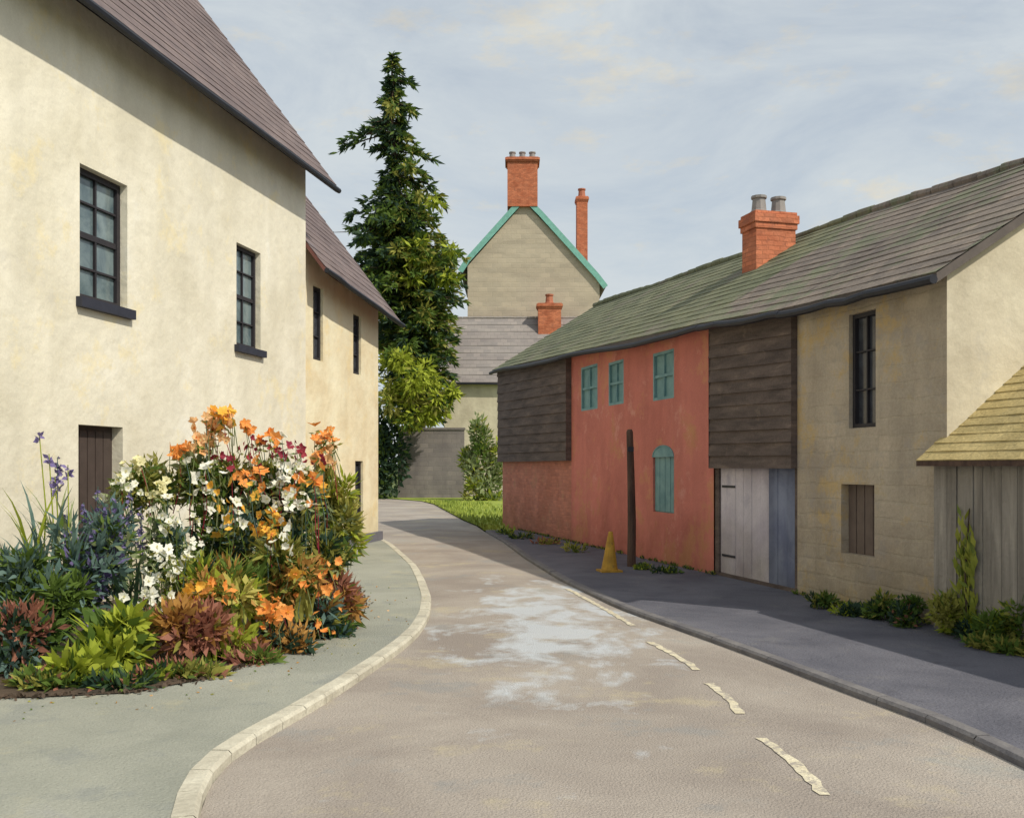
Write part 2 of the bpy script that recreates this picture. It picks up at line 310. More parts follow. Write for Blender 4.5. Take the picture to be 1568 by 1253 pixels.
def gable_roof(name,par,F,s0,s1,ze,dr,rise,over,mt,vo0=.25,vo1=.25,back=True,ncr=14,gut=True,th=.1,seg=.5,lift=.014,vm=None):
    """ze(s) eave height at the wall, dr horizontal run to the ridge"""
    k=rise/dr; A0=s0-vo0; A1=s1+vo1
    E=lambda s,dz=0:F.pt(s,ze(s)-k*over+dz,over); G=lambda s,dz=0:F.pt(s,ze(s)+rise+dz,-dr); Bk=lambda s,dz=0:F.pt(s,ze(s)-k*over+dz,-2*dr-over)
    mb=MB(); t=th
    for (x,y) in ((E,G),(Bk,G)):
        mb.face([x(A0),x(A1),y(A1),y(A0)],1); mb.face([x(A0,t),x(A1,t),y(A1,t),y(A0,t)],1)
        mb.face([x(A0),x(A1),x(A1,t),x(A0,t)],1)
        mb.face([x(A0),y(A0),y(A0,t),x(A0,t)],1); mb.face([x(A1),y(A1),y(A1,t),x(A1,t)],1)
    if F.d.cross(Vector((0,0,1))).dot(F.n)>0:
        mb.courses(E(A0,t+.004),E(A1,t+.004),G(A1,t+.004),G(A0,t+.004),ncr,lift,0,seg)
        mb.courses(Bk(A1,t+.004),Bk(A0,t+.004),G(A0,t+.004),G(A1,t+.004),ncr,lift,0,seg)
    else:
        mb.courses(E(A1,t+.004),E(A0,t+.004),G(A0,t+.004),G(A1,t+.004),ncr,lift,0,seg)
        mb.courses(Bk(A0,t+.004),Bk(A1,t+.004),G(A1,t+.004),G(A0,t+.004),ncr,lift,0,seg)
    n=max(2,int((A1-A0)/.4))
    for i in range(n):
        a=A0+(A1-A0)*i/n+.01;b=A0+(A1-A0)*(i+1)/n-.01
        mb.tube([G(a,t+.02+U(-.012,.012)),G(b,t+.02+U(-.012,.012))],[.08,.075],8,0)
    mb.obj(name,[mt,m_soff if vm is None else vm],par)
    if gut:
        mb=MB(); gp=[E(A0+(A1-A0)*i/8+(.02*(i-4)/4),.03+U(-.015,.015))+F.n*.05 for i in range(9)]
        mb.tube(gp,[.048]*9,8,0)
        mb.obj(name+"_gutter",[m_black],par)
def gable_end(mb,F,s,ze,dr,rise,mi,z0=0):
    P=[F.pt(s,z0,0),F.pt(s,z0,-2*dr),F.pt(s,ze,-2*dr),F.pt(s,ze+rise,-dr),F.pt(s,ze,0)]
    mb.face(P,mi,[(0,z0),(2*dr,z0),(2*dr,ze),(dr,ze+rise),(0,ze)])
def chimney(name,par,F,s0,s1,o0,o1,z0,z1,mb_m=None,pots=2,pm=None,band=.05):
    mb=MB()
    mb.box(F,s0,s1,z0,z1-.30,o0,o1,0)
    mb.box(F,s0-band*.5,s1+band*.5,z1-.30,z1-.2,o0-band*.5,o1+band*.5,0)
    mb.box(F,s0-band,s1+band,z1-.2,z1-.06,o0-band,o1+band,0)
    mb.box(F,s0-band*.4,s1+band*.4,z1-.06,z1,o0-band*.4,o1+band*.4,0)
    for i in range(pots):
        t=(i+.5)/pots
        if abs(s1-s0)>abs(o1-o0): q=F.pt(s0+(s1-s0)*t,z1,(o0+o1)/2)
        else: q=F.pt((s0+s1)/2,z1,o0+(o1-o0)*t)
        r=min(.26,max(abs(s1-s0),abs(o1-o0))/(pots*2.8)); H=r*2.3
        V=lambda z:q+Vector((0,0,z))
        mb.tube([V(-.01),V(H*.15),V(H*.2),V(H*.85),V(H*.86),V(H)],[r*1.15,r*1.1,r*.95,r*.8,r,r],10,1)
    return mb.obj(name,[mb_m or m_chim,pm or m_pot],par)

# ------------------------------------------------------------------ left: cream house
LF=Frame((-7.33+.8,4),(.2,1),(1,-.2))
par=group("cream_house",LF.pt(6,0,-3))
sE=LF.s_at(468); ze=7.34
H1=(LF.s_at(122),LF.s_at(195),LF.z_at(122,455),LF.z_at(122,250))
H2=(LF.s_at(362),LF.s_at(399),LF.z_at(362,528),LF.z_at(362,371))
HD=(LF.s_at(120),LF.s_at(188),.08,LF.z_at(120,650))
H0=(1.2,2.3,H1[2],H1[3])
mb=MB(); wall(mb,LF,0,sE,0,lambda s:ze,[H0,H1,H2,HD],.2,0,0)
DR=3.6; RISE=DR*1.32
gable_end(mb,LF,0,ze,DR,RISE,0); gable_end(mb,LF,sE,ze,DR,RISE,0)
mb.face([LF.pt(0,0,-2*DR),LF.pt(sE,0,-2*DR),LF.pt(sE,ze,-2*DR),LF.pt(0,ze,-2*DR)],0)
mb.obj("walls",[m_cream],par)
for i,h in enumerate((H0,H1)): window("sash_window",par,LF,h,.15,2,4,m_dark,m_glass,.07,.12)
window("casement_window",par,LF,H2,.14,2,4,m_dark,m_glass,.06,.11)
mb=MB(); a,b,z0,z1=HD
mb.box(LF,a,b,z0,z1,-.2,-.15,0)
for i in range(5):
    s=a+.05+(b-a-.1)*i/5; mb.box(LF,s,s+(b-a-.1)/5-.015,z0+.02,z1-.06,-.149,-.13,0)
mb.box(LF,b-.12,b-.06,1.0,1.06,-.13,-.08,1); mb.obj("door",[m_door,m_black],par)
gable_roof("roof",par,LF,0,sE,lambda s:ze+.02,DR,RISE,.45,m_tileL,.3,.35,ncr=26,seg=.4,lift=.012,th=.12,vm=m_dark)
mb=MB(); mb.box(LF,0,sE-.01,0,.32,0.002,.03,0)
mb.obj("plinth",[m_cream],par)
chimney("chimney",par,LF,3,4,-DR-.4,-DR+.4,ze+RISE-.6,ze+RISE+1.2,pots=3)
# ------------------------------------------------------------------ second cream cottage
par=group("cream_cottage",LF.pt(sE+2,0,-3))
s0=sE+.004; s1=LF.s_at(583); o2=-.06
ZE2=lambda s:5.76-.34*(s-s0)/(s1-s0)
W=[(LF.s_at(484),LF.s_at(499),LF.z_at(484,550),LF.z_at(484,436)),(LF.s_at(545),LF.s_at(557),LF.z_at(545,572),LF.z_at(545,480)),
   (LF.s_at(548),LF.s_at(560),.42,LF.z_at(548,706))]
mb=MB(); wall(mb,LF,s0,s1,0,ZE2,W,.16,0,0,o2)
DR2=2.9; RI2=DR2*1.3
F2=Frame(LF.pt(0,0,o2)[:2],LF.d[:2],LF.n[:2])
gable_end(mb,F2,s1,ZE2(s1),DR2,RI2,0); gable_end(mb,F2,s0,ZE2(s0),DR2,RI2,0)
mb.face([F2.pt(s0,0,-2*DR2),F2.pt(s1,0,-2*DR2),F2.pt(s1,ZE2(s1),-2*DR2),F2.pt(s0,ZE2(s0),-2*DR2)],0)
mb.obj("walls",[m_cream2],par)
for h in W: window("casement_window",par,F2,h,.1,1,3,m_dark,m_glassd,.06,None)
gable_roof("roof",par,F2,s0,s1,lambda s:ZE2(s)+.02,DR2,RI2,.42,m_tileL,-.01,.38,ncr=20,seg=.4,lift=.012,th=.1,vm=flat("oxide_fascia",c(.17,.07,.06)))
mb=MB(); mb.box(F2,s0,s1+.06,0,.26,0.002,.09,0); mb.box(F2,s1,s1+.06,0,.26,-2*DR2,.001,0); mb.obj("plinth",[flat("blue_plinth",c(.16,.16,.19))],par)

# ------------------------------------------------------------------ right hand row
RF=Frame((-.293,27.5),(.272,-1),(-1,-.272))
sEnd=RF.s_at(1450)
zA=RF.z_at(768,565); zB=RF.z_at(1450,420)
ZE=lambda s:zA+(zB-zA)*s/sEnd+.025*math.sin(s*1.1)
DRR=2.85; RIR=1.80
b1=RF.s_at(875); b2=RF.s_at(1093); b3=RF.s_at(1221)
zfl=RF.z_at(875,700)
# brick and board barn
par=group("boarded_barn",RF.pt(b1/2,0,-2.8))
mb=MB(); wall(mb,RF,.12,b1,0,lambda s:zfl,[],.1,0,0)
mb.face([RF.pt(.12,0,0),RF.pt(.12,0,-2*DRR),RF.pt(.12,zfl,-2*DRR),RF.pt(.12,zfl,0)],0)
mb.face([RF.pt(.12,0,-2*DRR),RF.pt(b1,0,-2*DRR),RF.pt(b1,ZE(b1),-2*DRR),RF.pt(.12,ZE(0),-2*DRR)],0)
mb.obj("brick_walls",[m_brick],par)
mb=MB(); mb.courses(RF.pt(0,zfl-.08,.1),RF.pt(b1-.003,zfl-.08,.1),RF.pt(b1-.003,ZE(b1),.1),RF.pt(0,ZE(0),.1),11,.03,0,.7)
mb.face([RF.pt(0,zfl-.08,.1),RF.pt(b1,zfl-.08,.1),RF.pt(b1,zfl-.08,-.1),RF.pt(0,zfl-.08,-.1)],0)
gable_end(mb,RF,0,ZE(0),DRR,RIR,0,zfl-.08); mb.face([RF.pt(0,zfl-.08,.1),RF.pt(0,zfl-.08,0),RF.pt(0,ZE(0),0),RF.pt(0,ZE(0),.1)],0)
mb.face([RF.pt(b1-.003,zfl-.08,.13),RF.pt(b1-.003,zfl-.08,0),RF.pt(b1-.003,ZE(b1),0),RF.pt(b1-.003,ZE(b1),.13)],0)
mb.obj("weatherboards",[m_board],par)
gable_roof("roof",par,RF,0,b1,ZE,DRR,RIR,.22,m_tileG,.2,0,ncr=16)
# red house
par=group("red_house",RF.pt((b1+b2)/2,0,-2.8))
def hole(x0,x1,y0,y1): return (RF.s_at(x0),RF.s_at(x1),RF.z_at((x0+x1)/2,y1),RF.z_at((x0+x1)/2,y0))
HR=[hole(890,915,560,628),hole(932,955,553,620),hole(1000,1032,538,612)]
HA=hole(1000,1032,700,785)
mb=MB(); wall(mb,RF,b1,b2,0,ZE,HR+[HA],.07,0,0)
mb.face([RF.pt(b1,0,-2*DRR),RF.pt(b2,0,-2*DRR),RF.pt(b2,ZE(b2),-2*DRR),RF.pt(b1,ZE(b1),-2*DRR)],0)
mb.obj("walls",[m_red],par)
for h in HR: window("teal_window",par,RF,h,.05,2,2,m_tealw,m_tealw,.05)
mb=MB(); a,b,z0,z1=HA; mb.box(RF,a,b,z0,z1,-.069,-.05,0)
for i in range(4):
    q=(b-a)/4; mb.box(RF,a+q*i+.01,a+q*(i+1)-.01,z0+.02,z1,-.049,-.035,0)
n=10; mid=(a+b)/2; r=(b-a)/2
P=[RF.pt(mid+r*math.cos(math.pi*i/n),z1+.45*r*math.sin(math.pi*i/n),.006) for i in range(n+1)]
mb.face(P,0)
for p,q in zip(P,P[1:]): mb.bar(p,q,.02,.02,0)
mb.obj("arched_panel",[m_tealw],par)  # panel in the same painted sky-reflection teal as the windows
gable_roof("roof",par,RF,b1+.002,b2,ZE,DRR,RIR,.22,m_tileG,0,0,ncr=16)
# boarded coach house with doors
par=group("coach_house",RF.pt((b2+b3)/2,0,-2.8))
zf2=RF.z_at(1150,712); HDR=(RF.s_at(1099),RF.s_at(1215),.1,zf2-.04)
mb=MB(); wall(mb,RF,b2,b3,0,lambda s:zf2,[HDR],.06,0,0,-.02)
mb.face([RF.pt(b2,0,-2*DRR),RF.pt(b3,0,-2*DRR),RF.pt(b3,ZE(b3),-2*DRR),RF.pt(b2,ZE(b2),-2*DRR)],0)
mb.obj("lower_walls",[m_board],par)
mb=MB(); mb.courses(RF.pt(b2+.003,zf2-.05,.06),RF.pt(b3-.003,zf2-.05,.06),RF.pt(b3-.003,ZE(b3),.06),RF.pt(b2+.003,ZE(b2),.06),12,.032,0,.6)
mb.face([RF.pt(b2,zf2-.05,.06),RF.pt(b3,zf2-.05,.06),RF.pt(b3,zf2-.05,-.1),RF.pt(b2,zf2-.05,-.1)],0)
for s in (b2+.003,b3-.003): mb.face([RF.pt(s,zf2-.05,.09),RF.pt(s,zf2-.05,-.02),RF.pt(s,ZE(s),-.02),RF.pt(s,ZE(s),.09)],0)
mb.obj("weatherboards",[m_board],par)
mb=MB(); a,b,z0,z1=HDR; md=a+(b-a)*.62
npl=9
for i in range(npl):
    q=(b-a)/npl; s=a+q*i; mi=0 if s+q/2<md else 1
    mb.box(RF,s+.004,s+q-.004,z0,z1,-.08,-.05+U(-.003,.003),mi)
mb.box(RF,a,b,z0,z1,-.1,-.081,1)
for zz in (z0+.25,z1-.3): mb.box(RF,a+.06,a+(b-a)*.22,zz,zz+.035,-.046,-.038,2)
mb.obj("plank_doors",[m_doorw,m_doorb,m_black],par)
gable_roof("roof",par,RF,b2+.002,b3,ZE,DRR,RIR,.22,m_tileR,0,0,ncr=16)
sc=RF.s_at(1158,-1.65)
chimney("chimney",par,RF,sc-.5,sc,-2.42,-1.65,4.2,RF.z_at(1158,322,-1.65),pots=2,band=.05)
# stone cottage
par=group("stone_cottage",RF.pt((b3+sEnd)/2,0,-2.8))
HS1=hole(1300,1341,478,655); HS2=hole(1288,1339,742,850)
mb=MB(); wall(mb,RF,b3,sEnd,0,ZE,[HS1,HS2],.16,0,0)
mb.face([RF.pt(b3,0,-2*DRR),RF.pt(sEnd,0,-2*DRR),RF.pt(sEnd,ZE(sEnd),-2*DRR),RF.pt(b3,ZE(b3),-2*DRR)],0)
gable_end(mb,RF,sEnd,ZE(sEnd),DRR,RIR,1)
mb.face([RF.pt(b3,0,0),RF.pt(b3,0,-.2),RF.pt(b3,ZE(b3),-.2),RF.pt(b3,ZE(b3),0)],0)
mb.obj("walls",[m_stone,m_gable],par)
window("casement_window",par,RF,HS1,.1,2,3,m_dark,m_glassd,.05)
mb=MB(); a,b,z0,z1=HS2; mb.box(RF,a,b,z0,z1,-.16,-.12,0)
for i in range(4):
    q=(b-a)/4; mb.box(RF,a+q*i+.008,a+q*(i+1)-.008,z0,z1,-.119,-.1,0)
mb.obj("hatch",[flat("brown_hatch",c(.16,.12,.10))],par)
gable_roof("roof",par,RF,b3+.002,sEnd,ZE,DRR,RIR,.22,m_tileR,0,.12,ncr=16)
# shed
par=group("wooden_shed",RF.pt(sEnd+1.8,0,-1))
SF=Frame(RF.pt(0,0,.15)[:2],RF.d[:2],RF.n[:2]); a=sEnd-.02; b=sEnd+3.6; zs=RF.z_at(1425,702)
mb=MB(); x=a
while x<b:
    w=U(.09,.15); mb.box(SF,x,min(x+w-.008,b),.04+U(0,.05),zs,-.03,U(-.012,.01),0); x+=w
x=0
while x<2.8:
    w=U(.11,.15); zz=zs+.75*min(x,2.8-x); 
    mb.box(SF,b-.03,b+U(-.004,.004),.04,zz,-x-w+.008,-x,0); x+=w
mb.box(SF,a,b,.04,zs,-2.83,-2.8,0); mb.box(SF,a,b,zs-.1,zs-.02,-.1,-.031,0); mb.box(SF,a,b,.05,zs-.1,-.06,-.032,1)
mb.obj("plank_walls",[m_shed,m_dark],par)
gable_roof("roof",par,SF,a,b,lambda s:zs+.03,1.4,1.4*.80,.14,m_shedr,.08,.2,ncr=14,gut=False,th=.05,lift=.012,seg=.25,vm=m_pole)
mb=MB()
for k in range(150):
    p=SF.pt(U(SF.s_at(1472),SF.s_at(1500)),U(.15,1.25)*U(.6,1),.04); mb.leaf(p,Vector((U(-.3,.1),U(-.3,.3),U(.2,1))).normalized(),U(.1,.2),U(.03,.06),random.choice([0,0,1]))
mb.tube([SF.pt(SF.s_at(1487),.05,.04),SF.pt(SF.s_at(1485),.7,.05),SF.pt(SF.s_at(1490),1.3,.04)],[.015,.012,.006],5,2)
mb.obj("climbing_plant",[leafm("climber_leaf",c(.30,.34,.045),c(.42,.44,.08)),leafm("climber_leaf_d",c(.16,.21,.05),c(.24,.29,.06)),m_bark],None)

# ------------------------------------------------------------------ tall stone house beyond
YH=61.0
HF=Frame((0,YH),(1,0),(0,-1))
par=group("stone_house",Vector((.5,YH+5,0)))
k=YH/FOC; X=lambda px:(px-CX)*k; Z=lambda py:EYE-(py-HZ)*k
mb=MB(); dep=9
pl=[(X(716),0),(X(918),0),(X(918),Z(432)),(X(878),Z(388)),(X(803),Z(310)),(X(716),Z(408))]
for o in (0,-dep):
    mb.face([HF.pt(s,z,o) for s,z in pl],0,pl)
for s,z in ((X(716),Z(408)),(X(918),Z(432))):
    mb.face([HF.pt(s,0,0),HF.pt(s,0,-dep),HF.pt(s,z,-dep),HF.pt(s,z,0)],0)
mb.obj("walls",[m_house],par)
mb=MB()
L=[(X(705),Z(413)),(X(716),Z(396)),(X(778),Z(327)),(X(803),Z(300))]; Rr=[(X(927),Z(437)),(X(914),Z(420)),(X(878),Z(380)),(X(828),Z(325)),(X(803),Z(300))]
for ln in (L,Rr):
    for (s,z),(s2,z2) in zip(ln,ln[1:]):
        A=HF.pt(s,z,.15);B=HF.pt(s2,z2,.15);C=HF.pt(s2,z2,-dep-.3);D=HF.pt(s,z,-dep-.3)
        if ln is L: mb.courses(D,A,B,C,8,.05,0,1)
        else: mb.courses(A,D,C,B,8,.05,0,1)
        dn=Vector((0,0,-.18)); mb.face([A+dn,B+dn,C+dn,D+dn],0); mb.face([A,B,B+dn,A+dn],0); mb.face([D,C,C+dn,D+dn],0)
mb.obj("roof",[m_slate],par)
mb=MB()
for ln in (L,Rr):
    for (s,z),(s2,z2) in zip(ln,ln[1:]):
        mb.bar(HF.pt(s,z-.16,.19),HF.pt(s2,z2-.16,.19),.07,.34,0)
mb.obj("teal_bargeboards",[m_teal],par)
chimney("chimney",par,HF,X(777),X(823),-1.2,.27,Z(318),Z(243),pots=3,band=.14)
chimney("tall_chimney",par,HF,X(887),X(904),-3.2,-2.2,Z(400),Z(286),pots=1,band=.08,pm=m_potR)
# annex with slate roof
AF=Frame((0,57.0),(1,0),(0,-1)); k2=57/FOC
par=group("slate_roofed_annex",Vector((1,58.5,0)))
xa=(672-CX)*k2; xb=(905-CX)*k2; zeA=EYE+(715-578)*k2; zrA=EYE+(715-490)*60/FOC
mb=MB()
wall(mb,AF,xa+.3,xb,0,lambda s:zeA,[],.1,0,0)
for s in (xa+.3,xb): gable_end(mb,AF,s,zeA,3,zrA-zeA,0)
mb.obj("walls",[m_gable],par)
gable_roof("roof",par,AF,xa+.3,xb,lambda s:zeA,3,zrA-zeA,.35,m_slate,.3,.1,ncr=9,lift=.03,seg=1.2)
chimney("chimney",par,AF,(824-CX)*.0395,(859-CX)*.0395,-3.1,-2.1,zrA-1.4,EYE+(715-466)*59.5/FOC,pots=1,pm=m_potR,band=.1)
# garden wall far
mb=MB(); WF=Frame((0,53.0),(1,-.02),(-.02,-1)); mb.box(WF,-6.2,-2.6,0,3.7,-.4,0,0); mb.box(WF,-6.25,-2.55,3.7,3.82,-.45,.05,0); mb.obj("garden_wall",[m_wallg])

# ------------------------------------------------------------------ street furniture
g=gnd(967,872); mb=MB()
mb.tube([g+Vector((0,0,.0)),g+Vector((.005,0,.8)),g+Vector((-.01,0,1.6)),g+Vector((-.03,0,2.28)),g+Vector((-.03,0,2.32))],[.072,.068,.062,.055,.035],12,0,.08)
mb.box(Frame(g[:2],(1,0),(0,-1)),-.07,.03,1.95,2.03,.05,.07,1)
mb.obj("wooden_post",[m_pole,m_black])
g=gnd(933,880); CF=Frame(g[:2],(1,.2),(.2,-1)); mb=MB()
mb.box(CF,-.17,.17,.052,.08,-.17,.17,0)
V=lambda z:g+Vector((.03*z,0,z)); mb.tube([V(.08),V(.12),V(.3),V(.5),V(.66),V(.68)],[.135,.125,.095,.065,.035,.03],14,0)
mb.obj("traffic_cone",[m_cone])

# ------------------------------------------------------------------ vegetation
g_dark=leafm("leaf_dark",c(.024,.055,.035),c(.05,.09,.045)); g_mid=leafm("leaf_mid",c(.075,.135,.024),c(.135,.205,.038)); g_lite=leafm("leaf_light",c(.27,.34,.03),c(.42,.47,.055))
g_blue=leafm("leaf_bluegreen",c(.07,.135,.12),c(.15,.23,.20)); g_sage=leafm("leaf_sage",c(.22,.27,.13),c(.34,.39,.19)); g_olive=leafm("leaf_olive",c(.24,.24,.05),c(.36,.35,.08))
g_red=leafm("leaf_red",c(.30,.12,.085),c(.44,.20,.13)); g_rust=leafm("leaf_rust",c(.38,.19,.05),c(.52,.29,.08)); g_gold=leafm("leaf_gold",c(.42,.38,.08),c(.56,.50,.15))
p_or=petal("petal_orange",c(.85,.28,.05),c(.92,.42,.12)); p_pe=petal("petal_peach",c(.88,.48,.2),c(.92,.6,.32)); p_wh=petal("petal_white",c(.78,.78,.65),c(.9,.9,.82)); p_rd=petal("petal_crimson",c(.24,.02,.05),c(.40,.05,.07))
p_pu=petal("petal_purple",c(.12,.10,.24),c(.25,.2,.42)); p_ye=petal("petal_cream",c(.78,.75,.38),c(.85,.8,.5)); p_yo=petal("petal_amber",c(.88,.45,.05),c(.92,.55,.1))
def rdir():
    z=U(-1,1);a=U(0,2*math.pi);r=math.sqrt(1-z*z); return Vector((r*math.cos(a),r*math.sin(a),z))
def clump(mb,ctr,r,n,L,W,mis,droop=0,up=.2,fill=.35,sub=9):
    """foliage volume made of sub-clumps, each of its own tone"""
    subs=[]
    for i in range(sub):
        d=rdir(); q=U(.25,.9); subs.append((Vector((ctr.x+d.x*r[0]*q,ctr.y+d.y*r[1]*q,ctr.z+d.z*r[2]*q)),random.choice(mis),U(.28,.55)))
    for i in range(n):
        sc,mi,f=random.choice(subs); d=rdir(); q=R()**fill
        p=Vector((sc.x+d.x*r[0]*f*q,sc.y+d.y*r[1]*f*q,sc.z+d.z*r[2]*f*q))
        dd=(d*.7+rdir()*.6+Vector((0,0,up-droop))).normalized()
        m=mi if R()<.8 else random.choice(mis)
        if p.z<.05: p.z=.06+R()*.05
        mb.leaf(p,dd,L*U(.5,1.3),W*U(.6,1.3),m)
def bloom(mb,p,r,mi,n=6,ctr=None,face=None):
    nrm=face or (Vector((.5,-.5,.4))+rdir()*.9).normalized(); x=nrm.cross(Vector((0,0,1)))
    if x.length<.05: x=Vector((1,0,0))
    x.normalize();y=nrm.cross(x); ph=R()*6; cup=U(.2,.9)
    for i in range(n):
        a=ph+2*math.pi*i/n+U(-.2,.2); d=(x*math.cos(a)+y*math.sin(a)+nrm*cup).normalized(); sd=nrm.cross(d).normalized(); rr=r*U(.7,1.1)
        m_=p+d*rr*.55; mb.face([p,m_+sd*rr*.34,p+d*rr-nrm*rr*.15,m_-sd*rr*.34],mi)
    if ctr is not None:
        for i in range(3): mb.leaf(p,(nrm+rdir()*.5).normalized(),r*.45,r*.25,ctr)
def stem(mb,a,b,r,mi):
    m_=(a+b)/2+Vector((U(-.05,.05),U(-.05,.05),0)); mb.tube([a,m_,b],[r,r*.8,r*.5],4,mi)
def blade(mb,p,d,L,W,mi):
    sd=d.cross(Vector((0,0,1)));
    if sd.length<.05: sd=Vector((1,0,0))
    sd.normalize(); pr=None
    for i in range(6):
        t=i/5; q=p+Vector((0,0,L*t*(1-.25*t)))+Vector((d.x,d.y,0))*L*.45*t*t; w=W*(.6+.4*math.sin(math.pi*t))*(1-t**3)
        if pr: mb.face([pr[0],pr[1],q+sd*w/2,q-sd*w/2],mi)
        pr=(q-sd*w/2,q+sd*w/2)

# tall conifer
Yt=54.0; kk=Yt/FOC
mb=MB(); ky=[80,130,165,200,240,280,350,400,440,500,560,650]; hwp=[3,22,30,50,38,50,84,90,88,72,58,30]; cxp=[600,603,605,600,608,612,614,618,624,632,638,640]
zof=lambda py:EYE-(py-HZ)*kk
def cen(py): return Vector(((np.interp(py,ky,cxp)-CX)*kk,Yt,zof(py)))
tr=[Vector((cen(650).x,Yt,0))]+[cen(y) for y in (650,500,350,200,84)]
mb.tube(tr,[.5,.42,.34,.25,.13,.03],9,0,.1)
py=86
while py<640:
    Rr_=np.interp(py,ky,hwp)*kk; ph=(py-86)/38.0; fr_=ph%1.0
    amp=max(0,min(1,(400-py)/120)); tier=1-amp+amp*(.28+.98*fr_); nb=int(4+Rr_*(2.0 if py<330 else 3.4))
    off=int(ph)*1.7
    for b in range(nb):
        a=U(0,2*math.pi); asym=1+.35*amp*math.cos(a-off); ln=Rr_*tier*asym*U(.5,1.15); c0=cen(py+U(-5,5)); d=Vector((math.cos(a),math.sin(a),0)); side=Vector((-d.y,d.x,0))
        sag=.32 if py<330 else .2
        mb.tube([c0,c0+d*ln*.5+Vector((0,0,-.12*ln)),c0+d*ln+Vector((0,0,-sag*ln))],[.05,.035,.012],4,0)
        sunny=d.dot(Vector((.78,-.62,0)))  # sunlight painted into leaf colour: sun-facing branches get more light greens
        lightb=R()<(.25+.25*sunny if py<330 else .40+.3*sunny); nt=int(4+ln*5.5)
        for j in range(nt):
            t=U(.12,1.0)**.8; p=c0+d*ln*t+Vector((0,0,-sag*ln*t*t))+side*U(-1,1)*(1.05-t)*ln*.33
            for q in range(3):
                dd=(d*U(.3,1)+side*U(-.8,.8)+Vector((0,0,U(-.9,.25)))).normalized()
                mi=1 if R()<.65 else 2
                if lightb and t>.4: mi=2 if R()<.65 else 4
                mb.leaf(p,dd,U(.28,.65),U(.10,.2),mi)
    py+=7.5
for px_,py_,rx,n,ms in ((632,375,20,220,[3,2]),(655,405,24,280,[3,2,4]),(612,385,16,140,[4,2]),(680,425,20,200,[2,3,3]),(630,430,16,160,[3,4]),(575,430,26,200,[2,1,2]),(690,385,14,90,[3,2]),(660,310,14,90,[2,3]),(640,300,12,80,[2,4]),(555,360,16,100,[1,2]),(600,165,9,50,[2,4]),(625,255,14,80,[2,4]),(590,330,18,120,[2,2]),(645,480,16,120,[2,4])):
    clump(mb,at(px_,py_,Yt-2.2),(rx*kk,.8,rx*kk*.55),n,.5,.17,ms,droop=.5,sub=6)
mb.obj("conifer_tree",[m_bark,g_dark,g_mid,g_lite,g_olive])
# light green broadleaf tree
mb=MB(); Yb=51.0; kb=Yb/FOC
base=Vector(((648-CX)*kb,54.6,0)); top=at(636,585,Yb+1.5)
mb.tube([base,base.lerp(top,.5)+Vector((.1,0,0)),top],[.2,.15,.06],8,0)
for px_,py_,rx,rz,n in ((612,545,28,26,700),(640,588,36,30,850),(672,612,24,22,520),(604,602,24,38,600),(648,636,28,18,450),(692,600,14,12,150),(625,650,20,12,200)):
    q=at(px_,py_,Yb); clump(mb,q,(rx*kb,rx*kb,rz*kb),n,.42,.15,[3,3,2,3,4],droop=.5,sub=9)
    mb.tube([base.lerp(top,.8),q],[.06,.02],5,0)
mb.obj("broadleaf_tree",[m_bark,g_dark,g_mid,g_lite,g_olive])
# dark hedge
mb=MB()
for i in range(7):
    clump(mb,Vector((-8.2+.32*i,52,2.5)),(.9,.8,2.7),500,.35,.18,[0,0,0,1],sub=14)
mb.obj("yew_hedge",[g_dark,g_mid])
# pale shrub
mb=MB(); Ys=49.0; ks=Ys/FOC
for px_,py_,rx,rz,n in ((715,708,20,36,800),(740,690,22,48,900),(760,715,18,45,600),(738,745,34,20,600),(752,764,30,10,250)):
    clump(mb,at(px_,py_,Ys),(rx*ks,rx*ks,rz*ks),n,.34,.11,[0,0,1,3,4],up=.5,sub=9)
for i in range(5): stem(mb,Vector((-1.6+U(-.4,.4),Ys,0)),at(U(710,760),700,Ys),.04,2)
mb.obj("garden_shrub",[g_sage,g_olive,m_bark,g_mid,g_lite])
# distant mass of trees
mb=MB()
for i in range(26):
    x=-60+i*5; 
    if -12<x<10: continue
    clump(mb,Vector((x,85+U(-3,3),3)),(4,3,U(3,5)),260,1.2,.7,[0,0,1],sub=6)
mb.obj("distant_trees",[g_dark,g_mid])

# low plants along the right hand walls
def low(name,items,mats,L=.13,W=.05):
    mb=MB()
    for px_,py_,rx,rz,n,mis,yy in items:
        q=at(px_,py_,yy); clump(mb,q,(rx*yy/FOC,rx*yy/FOC,rz*yy/FOC),n,L,W,mis,up=.25,sub=7)
    return mb.obj(name,mats)
LM=[g_dark,g_mid,g_lite,g_olive,g_red,g_sage]
low("wall_weeds",[(1262,922,20,14,380,[0,1,3],11.4)],LM,.08,.03)
low("low_shrub",[(1310,936,28,20,650,[1,1,2,0],10.9),(1345,938,26,24,600,[1,0,3],10.6)],LM,.08,.035)
low("low_shrub",[(1390,942,34,28,950,[0,1,1,4],10.2)],LM,.08,.035)
low("low_shrub",[(1465,944,48,34,1300,[2,2,3,1],9.7),(1500,965,30,24,450,[1,2,0],9.4)],LM,.10,.04)
low("low_shrub",[(1550,970,46,40,1300,[1,2,3,2],9.0),(1535,1008,54,24,700,[1,3,3],8.8)],LM,.10,.04)
low("wall_weeds",[(985,872,16,9,160,[1,0,2],15.8),(1015,880,26,7,200,[1,0,2],15.3)],LM,.09,.035)
low("wall_weeds",[(775,822,14,6,90,[1,2,0],24.),(800,828,22,5,120,[1,3,0],22.5),(835,832,24,5,120,[1,3,4],21.),(880,842,20,5,80,[1,3],19.)],LM,.14,.05)
mb=MB()
